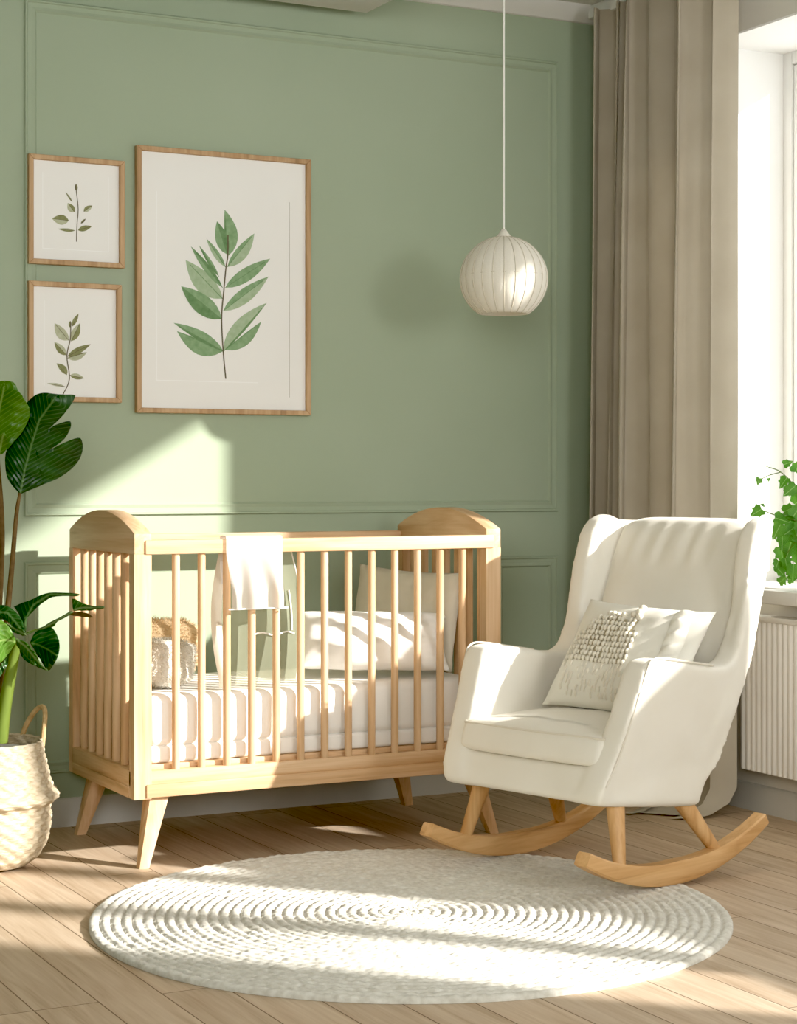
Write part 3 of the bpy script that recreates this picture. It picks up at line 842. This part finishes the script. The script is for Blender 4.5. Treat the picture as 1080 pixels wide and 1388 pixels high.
c_ = obj('drape', b, M['curtain'], cur, 0)
for p in c_.data.polygons: p.use_smooth = True
b = bmesh.new(); box(b, -.02, .02, -.45, .42, 2.77, CH, .004); obj('track', b, M['gloss_white'], cur)

# ------------------------------------------------------------------ radiator
rad = thing('radiator', 'white ribbed radiator under the window, right of the rocking chair', 'radiator', (3.93, 4.1, 0))
b = bmesh.new(); y0, y1, z0, z1 = -1.1, .875, .15, .645
pts = []; nrib = 74
for i in range(nrib*6+1):
    y = y0+(y1-y0)*i/(nrib*6); k = (i%6)/6
    pts.append((-.080-.007*math.sqrt(max(0, sin(PI*k))), y))
outer = pts + [(-.05, y1), (-.05, y0)]
lo = [b.verts.new((x, y, z0)) for x, y in outer]; hi = [b.verts.new((x, y, z1)) for x, y in outer]
mid_ = []
for i in range(len(outer)): b.faces.new([lo[i], lo[(i+1)%len(outer)], hi[(i+1)%len(outer)], hi[i]])
b.faces.new(lo[::-1]); b.faces.new(hi)
obj('panel', b, M['rad'], rad, 35)
b = bmesh.new(); box(b, -.093, -.02, y0-.004, y1+.004, z1-.006, z1+.012, .004); obj('top_cap', b, M['rad'], rad)
for y in (-.8, .3):
    for z in (.3, .5):
        b = bmesh.new(); box(b, -.055, -.001, y-.02, y+.02, z, z+.04, .003); obj('bracket', b, M['rad'], rad)
    b = bmesh.new(); box(b, -.075, -.045, y-.015, y+.015, .012, .16, .003); box(b, -.09, -.03, y-.025, y+.025, 0.001, .014, .003); obj('foot', b, M['rad'], rad)

# unseen half curtain added on the second window to keep sun off the chair side
caf = thing('added_half_curtain', 'added linen half curtain on the lower window, shading the chair side', 'curtain', (4.225, 2.76, .80))
b = bmesh.new(); R = []
for i in range(81):
    u = i/80; R.append([b.verts.new((.012*sin(u*60)*(1-.4*v/8), -.44+.88*u, .56*v/8)) for v in range(9)])
for p, q in zip(R, R[1:]):
    for j in range(8): b.faces.new([p[j], p[j+1], q[j+1], q[j]])
obj('cloth', b, M['curtain'], caf, 80)
b = bmesh.new(); tube(b, [(0, -.5, .562), (0, .5, .562)], .006, 10); obj('rod', b, M['metal'], caf)

# ------------------------------------------------------------------ pendant lamp
PX, PY, PZ, PR = 3.05, 5.155, 1.735, .1405
pend = thing('pendant_lamp', 'round ivory ribbed paper pendant lamp on a thin white cord', 'pendant lamp', (PX, PY, CH))
b = bmesh.new(); prof = []
for i in range(29):
    a = PI/2 - (PI/2+.98)*i/28
    prof.append((max(.012, PR*cos(a)), PZ-CH+PR*.96*sin(a)+ .004))
prof.append((prof[-1][0]-.012, prof[-1][1]+.002)); prof.append((prof[-1][0]-.003, prof[-1][1]+.03))
NR = 24
lathe(b, prof, NR*6, mod=lambda a, z: 1 - .016*abs(sin(a*NR/2))**.7*0 - .014*(1-abs(sin(a*NR/2)))**2 + .003*noise.noise(Vector((cos(a)*4, sin(a)*4, z*9))))
shade = obj('lamp_shade', b, M['lamp'], pend, 0)
for p in shade.data.polygons: p.use_smooth = True
for k in range(NR):
    b = bmesh.new(); a = 2*PI*k/NR
    tube(b, [((r*.992)*cos(a), (r*.992)*sin(a), z) for r, z in prof[1:29]], .0016, 5); obj('rib', b, M['lamp_rib'], shade)
b = bmesh.new(); 
tube(b, [(PR*.988*cos(2*PI*i/60), PR*.988*sin(2*PI*i/60), PZ-CH+.012) for i in range(61)], .0012, 5, False); obj('hoop', b, M['lamp_rib'], shade)
b = bmesh.new(); lathe(b, [(.0005, PZ-CH+PR+.024), (.006, PZ-CH+PR+.022), (.016, PZ-CH+PR+.008), (.026, PZ-CH+PR-.004), (.027, PZ-CH+PR-.010)], 20); obj('cap', b, M['lamp'], pend)
b = bmesh.new(); tube(b, [(0, 0, PZ-CH+PR+.012), (0, 0, -.02)], .0034, 8); obj('cord', b, M['cord'], pend)
b = bmesh.new(); lathe(b, [(.0005, -.028), (.03, -.026), (.045, -.016), (.048, 0)], 28); obj('ceiling_rose', b, M['gloss_white'], pend)

# ------------------------------------------------------------------ basket and big plant
BX, BY = 1.412, 5.285
bas = thing('woven_basket', 'woven seagrass belly basket with a folded waist at the left edge', 'basket', (BX, BY, 0))
b = bmesh.new()
P_ = [(.001, .004), (.09, .002), (.125, .008), (.155, .03), (.178, .07), (.188, .115), (.190, .15), (.187, .172), (.192, .182), (.206, .190), (.213, .199), (.210, .208), (.197, .222), (.188, .245), (.179, .285), (.170, .325), (.166, .352), (.162, .358), (.157, .354), (.156, .33), (.16, .30)]
pr = []
for a, c in zip(P_, P_[1:]):
    for k in range(9): pr.append((a[0]+(c[0]-a[0])*k/9, a[1]+(c[1]-a[1])*k/9))
pr.append(P_[-1])
lathe(b, pr, 216, uv=True, mod=lambda a, z: 1+.024*sin(a*22+PI*(int(z/.016)%2))*abs(sin(PI*z/.016))**.6*(1 if z>.01 else 0)+.012*noise.noise(Vector((cos(a)*1.6, sin(a)*1.6, z*5)))+.008*sin(a*5)*(z > .15))
o = obj('basket_body', b, M['basket'], bas, 0)
for p in o.data.polygons: p.use_smooth = True
for a0 in (12, 192):
    ca = math.radians(a0); b = bmesh.new(); pts = []
    for i in range(17):
        s = i/16; a = ca + (s-.5)*.80
        r = .164+.022*sin(PI*s); pts.append((r*cos(a), r*sin(a), .335 + .105*sin(PI*s)**.7))
    tube(b, pts, .0075, 8); obj('handle', b, M['handle'], bas)

plant = thing('potted_plant', 'large leafy banana-type plant standing in the seagrass basket', 'plant', (BX, BY, .012))
b = bmesh.new(); lathe(b, [(.001, 0), (.10, 0), (.135, .25), (.14, .315), (.132, .318), (.128, .305)], 40); obj('nursery_pot', b, M['pot'], plant)
b = bmesh.new(); lathe(b, [(.129, .30), (.09, .306), (.04, .312), (.001, .313)], 30); obj('soil', b, M['soil'], plant)
def W(px, py, d=0): return on_depth(px, py, 5.30+d) - Vector((BX, BY, .012))
def stemtube(name, pts, r, mat):
    b = bmesh.new(); sp = smooth_path([W(*p) for p in pts], 6); k = len(sp)
    tube(b, sp, [r[0]+(r[1]-r[0])*i/(k-1) for i in range(k)], 10); obj(name, b, mat, plant)
def leafpoly(pts, midrib, mat, depth=0, curl=.03, tilt=0.0, name='leaf', thick=.0012):
    """outline and midrib in photo pixels, laid at a depth, then cupped about the midrib"""
    b = bmesh.new(); UV = b.loops.layers.uv.verify()
    sp = smooth_path([(p[0], p[1], 0) for p in pts] + [(pts[0][0], pts[0][1], 0)], 3)[:-1]
    vs = [b.verts.new(p) for p in sp]
    f = b.faces.new(vs); f.normal_update(); bmesh.ops.triangulate(b, faces=[f], ngon_method='EAR_CLIP')
    for _ in range(4):
        es = [e for e in b.edges if e.calc_length() > 7]
        if not es: break
        bmesh.ops.subdivide_edges(b, edges=es, cuts=1)
        bmesh.ops.triangulate(b, faces=[q for q in b.faces if len(q.verts) > 3])
    mr = [Vector((p[0], p[1])) for p in midrib]
    Ltot = sum((a-c).length for a, c in zip(mr, mr[1:]))
    info = {}
    for v in b.verts:
        p = Vector((v.co.x, v.co.y)); best = None; acc = 0
        for a, c in zip(mr, mr[1:]):
            d = c-a; l = d.length; tt = max(0, min(1, (p-a).dot(d)/(l*l))); q = a+d*tt; dist = (p-q).length
            if best is None or dist < best[0]:
                sg = 1 if d.x*(p.y-a.y)-d.y*(p.x-a.x) > 0 else -1
                best = (dist, sg, (acc+l*tt)/Ltot)
            acc += l
        info[v] = best
    for fc in b.faces:
        for lp in fc.loops:
            d, sg, tt = info[lp.vert]; lp[UV].uv = (sg*d/60, tt*Ltot/110)
    for v in b.verts:
        d, sg, tt = info[v]
        dz = curl*(d/40)**2*1.0 + tilt*sg*d/40 - .05*tt*tt + .004*sin(tt*40)*min(1, d/20)*.5
        v.co = W(v.co.x, v.co.y, depth + dz)
    o = obj(name, b, mat, plant, 0)
    for p in o.data.polygons: p.use_smooth = True
    sd = o.modifiers.new('thickness', 'SOLIDIFY'); sd.thickness = thick
    return o
s6 = lambda L_: [(x/3.471, 500+y/3.471) for x, y in L_]
s8 = lambda L_: [(x/5.783, 770+y/5.783) for x, y in L_]
# stems
stemtube('stem', [(2, 1000, .02), (6, 880, 0), (16, 770, -.01), (22, 700, -.01), (27, 668, -.02)], (.010, .0045), M['bark'])
stemtube('stem', [(-6, 1000, .05), (-2, 850, .06), (3, 720, .05), (-4, 612, .03)], (.010, .006), M['bark'])
stemtube('stem', [(0, 1005, -.03), (6, 960, -.04), (16, 905, -.05), (24, 868, -.06)], (.022, .013), M['stem'])
stemtube('stem', [(-14, 1005, -.02), (-20, 900, -.04), (-26, 840, -.06)], (.016, .008), M['stem'])
# broad split leaf
leafpoly(s6([(95,590),(55,545),(30,495),(27,400),(60,335),(110,280),(135,215),(125,165),(165,125),(205,112),(255,117),(300,121),(345,122),(352,134),(325,180),(285,230),(225,286),(255,266),(300,250),(330,246),(332,275),(312,315),(285,345),(232,381),(275,360),(330,335),(378,325),(388,370),(375,420),(340,465),(280,510),(200,545),(140,570)]),
         s6([(95,590),(115,480),(150,350),(185,240),(250,150)]), M['leaf_dark'], -.02, .03, .02)
# bright leaf at the left edge
leafpoly(s6([(-20,395),(25,385),(60,350),(100,302),(122,265),(138,222),(136,180),(110,135),(85,100),(62,62),(0,58),(-80,70),(-140,140),(-170,240),(-130,340),(-70,390)]),
         s6([(-14,390),(-20,300),(0,180),(20,90)]), M['leaf_bright'], -.06, .03, -.02)
leafpoly(s6([(-10,400),(-5,330),(20,300),(36,340),(28,380),(8,402)]), s6([(-4,400),(15,310)]), M['leaf_bright'], -.075, .02)
# lower cluster
leafpoly(s8([(110,302),(170,275),(240,250),(320,212),(390,193),(500,193),(610,200),(622,212),(600,220),(505,219),(410,228),(350,262),(295,305),(250,350),(215,390),(207,440),(204,505),(188,480),(165,400),(140,345)]),
         s8([(204,500),(200,400),(260,290),(390,205),(615,210)]), M['leaf_dark'], -.04, .05)
leafpoly(s8([(235,585),(262,525),(295,492),(350,472),(402,463),(440,510),(462,570),(468,625),(455,690),(425,750),(380,806),(345,760),(300,690),(262,630)]),
         s8([(235,585),(300,600),(380,640),(440,680)]), M['leaf_dark'], -.07, .05, .01)
leafpoly(s8([(115,548),(150,560),(205,582),(255,640),(290,690),(325,755),(380,806),(330,790),(290,772),(240,720),(180,660),(135,610)]),
         s8([(115,550),(200,610),(280,710),(375,804)]), M['leaf_mid'], -.095, .06, .04)
leafpoly(s8([(150,620),(200,660),(250,715),(285,755),(270,765),(205,730),(165,680)]), s8([(150,620),(220,700),(280,760)]), M['leaf_dark'], -.08, .03)
leafpoly(s8([(165,525),(240,500),(320,470),(390,425),(470,385),(550,340),(570,352),(500,395),(450,420),(425,455),(380,470),(300,490),(220,522),(180,532)]),
         s8([(165,528),(320,482),(440,415),(560,345)]), M['leaf_mid'], -.06, .04)
leafpoly(s8([(555,352),(600,345),(680,352),(715,372),(730,386),(690,386),(620,378),(560,370)]), s8([(555,360),(728,384)]), M['bark'], -.06, .02)
leafpoly(s8([(568,240),(600,248),(640,270),(690,288),(750,298),(815,300),(808,318),(740,325),(690,334),(620,332),(575,332)]), s8([(572,330),(640,310),(810,308)]), M['leaf_mid'], -.09, .03)
stemtube('stem', [(95, 832, -.06), (84, 838, -.06), (60, 850, -.05), (36, 858, -.05)], (.0022, .003), M['stem'])
leafpoly(s8([(-60,300),(0,288),(60,298),(120,340),(160,390),(182,440),(192,505),(150,490),(110,465),(50,415),(0,400),(-60,390)]),
         s8([(-60,340),(60,350),(185,500)]), M['leaf_dark'], -.07, .04)
leafpoly(s8([(40,425),(100,455),(150,465),(190,500),(200,525),(150,520),(100,500),(60,460)]), s8([(40,425),(120,480),(200,522)]), M['leaf_mid'], -.09, .03)
leafpoly(s8([(-120,470),(-60,420),(0,404),(60,450),(105,520),(124,578),(100,620),(60,680),(0,742),(-80,760),(-140,640)]),
         s8([(124,578),(40,560),(-60,590),(-130,640)]), M['leaf_bright'], -.11, .04, -.02)
leafpoly(s8([(-40,790),(0,762),(55,690),(98,622),(104,650),(85,710),(40,790),(0,850),(-40,880)]), s8([(98,625),(40,730),(-40,840)]), M['leaf_dark'], -.05, .03)

# ------------------------------------------------------------------ ivy on the sill
ivy = thing('potted_ivy', 'small green ivy in a pot on the window sill behind the chair', 'plant', (4.03, 4.735, SZ))
b = bmesh.new(); lathe(b, [(.001, .001), (.045, .001), (.058, .09), (.06, .10), (.054, .10), (.05, .085), (.001, .085)], 32); obj('pot', b, M['pot'], ivy)
rnd = random.Random(11)
def ivy_leaf(b, UV, p, d, n, size):
    d = d.normalized(); s = d.cross(n).normalized(); n = s.cross(d).normalized()
    out = [(0,0), (.30,-.10), (.52,.12), (.40,.34), (.46,.55), (.26,.62), (.14,.86), (0,1.08)]
    mid = [b.verts.new(p + d*size*y) for y in (0, .12, .3, .45, .6, .75, .9, 1.08)]
    for sg in (1, -1):
        ed = [b.verts.new(p + s*sg*x*size + d*y*size + n*size*(.22*x - .15*y*y)) for x, y in out[1:-1]]
        ch = [mid[0]] + ed + [mid[-1]]
        for i in range(7):
            q = [mid[i], mid[i+1], ch[i+1], ch[i]]; qq = []
            for v in q:
                if v not in qq: qq.append(v)
            if len(qq) < 3: continue
            f = b.faces.new(qq)
            for lp in f.loops:
                r = lp.vert.co-p; lp[UV].uv = (r.dot(s)/size*.9, r.dot(d)/size)
fol = bmesh.new(); UV = fol.loops.layers.uv.verify(); stm = bmesh.new(); base = Vector((4.03, 4.735, SZ))
def IW(px, py, Z): return on_depth(px, py, Z) - base
cam_dir = Vector((-sin(YAW), -cos(YAW), 0))
def add_leaf(px, py, Z, ang, size):
    p = IW(px, py, Z)
    right = Vector((cos(YAW), -sin(YAW), 0))
    d = right*cos(ang) + Vector((0,0,1))*sin(ang) + cam_dir*rnd.uniform(-.1,.5)
    n = cam_dir + Vector((rnd.uniform(-.5,.5), rnd.uniform(-.5,.5), rnd.uniform(0,.8)))
    ivy_leaf(fol, UV, p, d, n, size)
Zb = 6.02
for (px, py, an, sz) in ((1062,630,.4,.03),(1078,640,1.2,.045),(1066,648,-2.2,.04),(1029,648,-1.9,.026),(1041,648,-1.4,.012),(1066,660,-1.6,.024),(1032,690,-2.6,.045),(1036,686,2.8,.02),
        (1050,702,-.3,.05),(1062,694,.5,.05),(1075,700,1.0,.05),(1045,715,-1.2,.04),(1060,720,-1.6,.06),(1078,715,-1.0,.055),(1072,735,-1.9,.06),(1058,742,-1.4,.055),(1082,745,-1.5,.06),
        (1055,760,-2.0,.035),(1064,757,-1.4,.04),(1075,765,-1.6,.05),(1052,768,-.9,.05),(1070,772,-1.5,.03),(1058,782,-1.0,.03),(1068,786,.2,.028),(1056,790,.8,.03),(1078,785,1.8,.03)):
    add_leaf(px, py, Zb+rnd.uniform(-.04,.04), an, sz)
for k in range(70):
    px = rnd.uniform(1056, 1165); py = rnd.uniform(650, 785) if px > 1072 else rnd.uniform(690, 775)
    add_leaf(px, py, Zb+rnd.uniform(-.08,.10), rnd.uniform(-2.6,.9), rnd.uniform(.03,.06))
obj('foliage', fol, M['ivy'], ivy, 60)
for pts in (((1110,760),(1090,700),(1078,662),(1058,640),(1038,632)), ((1110,760),(1085,712),(1060,702),(1034,692)), ((1110,760),(1090,730),(1070,745),(1058,775)), ((1110,765),(1095,700),(1085,640)), ((1058,640),(1040,645),(1028,652))):
    tube(stm, smooth_path([IW(x, y, Zb) if i else IW(1118, 770, 6.05) if pts[0][1] > 700 else IW(x, y, Zb) for i, (x, y) in enumerate(pts)], 6), .0016, 6)
obj('stems', stm, M['stem'], ivy)

# ------------------------------------------------------------------ light, sky, camera
sun = bpy.data.lights.new('sun', 'SUN'); sun.energy = 8.6; sun.angle = math.radians(1.3); sun.color = (1, .965, .915)
so = bpy.data.objects.new('sun', sun); C.objects.link(so)
so.rotation_euler = Vector((-1, 1.05, -.607)).to_track_quat('-Z', 'Y').to_euler()
ar = bpy.data.lights.new('added_fill_light', 'AREA'); ar.shape = 'RECTANGLE'; ar.size = .95; ar.size_y = .95; ar.energy = 52; ar.color = (.98, .99, 1)  # added lamp, no window there; throws the pendant's soft shadow on the wall
ao = bpy.data.objects.new('added_fill_light', ar); C.objects.link(ao); ao.location = (3.0, -.9, 1.75)
ao.rotation_euler = (Vector((3.0, 5.78, 1.7))-Vector(ao.location)).to_track_quat('-Z', 'Y').to_euler()
a2 = bpy.data.lights.new('added_fill_light', 'AREA'); a2.shape = 'RECTANGLE'; a2.size = 2.6; a2.size_y = 1.5; a2.energy = 44; a2.spread = math.radians(95); a2.color = (.97, .99, 1)  # broad fill lamp added before the closed front wall, brightens the back wall
a2o = bpy.data.objects.new('added_fill_light', a2); C.objects.link(a2o); a2o.location = (-.3, -1.0, 1.95)
a2o.rotation_euler = (Vector((2.4, 5.78, 2.5))-Vector(a2o.location)).to_track_quat('-Z', 'Y').to_euler()
w = bpy.data.worlds.new('sky'); bpy.context.scene.world = w; w.use_nodes = True
bg = w.node_tree.nodes['Background']; bg.inputs['Color'].default_value = (.95, .98, 1.0, 1); bg.inputs['Strength'].default_value = 1.7
cam = bpy.data.cameras.new('camera'); co = bpy.data.objects.new('camera', cam); C.objects.link(co)
cam.sensor_fit = 'HORIZONTAL'; cam.sensor_width = 36; cam.lens = 36*F/1080; cam.shift_y = (HY-694)/1080
co.location = (0, 0, H); co.rotation_euler = (PI/2, 0, -YAW)
bpy.context.scene.camera = co
vs = bpy.context.scene.view_settings
vs.view_transform = 'Standard'; vs.look = 'None'; vs.exposure = .24; vs.gamma = 1

vs.use_curve_mapping = True
vs.curve_mapping.black_level = (.02, .02, .02)
vs.curve_mapping.update()
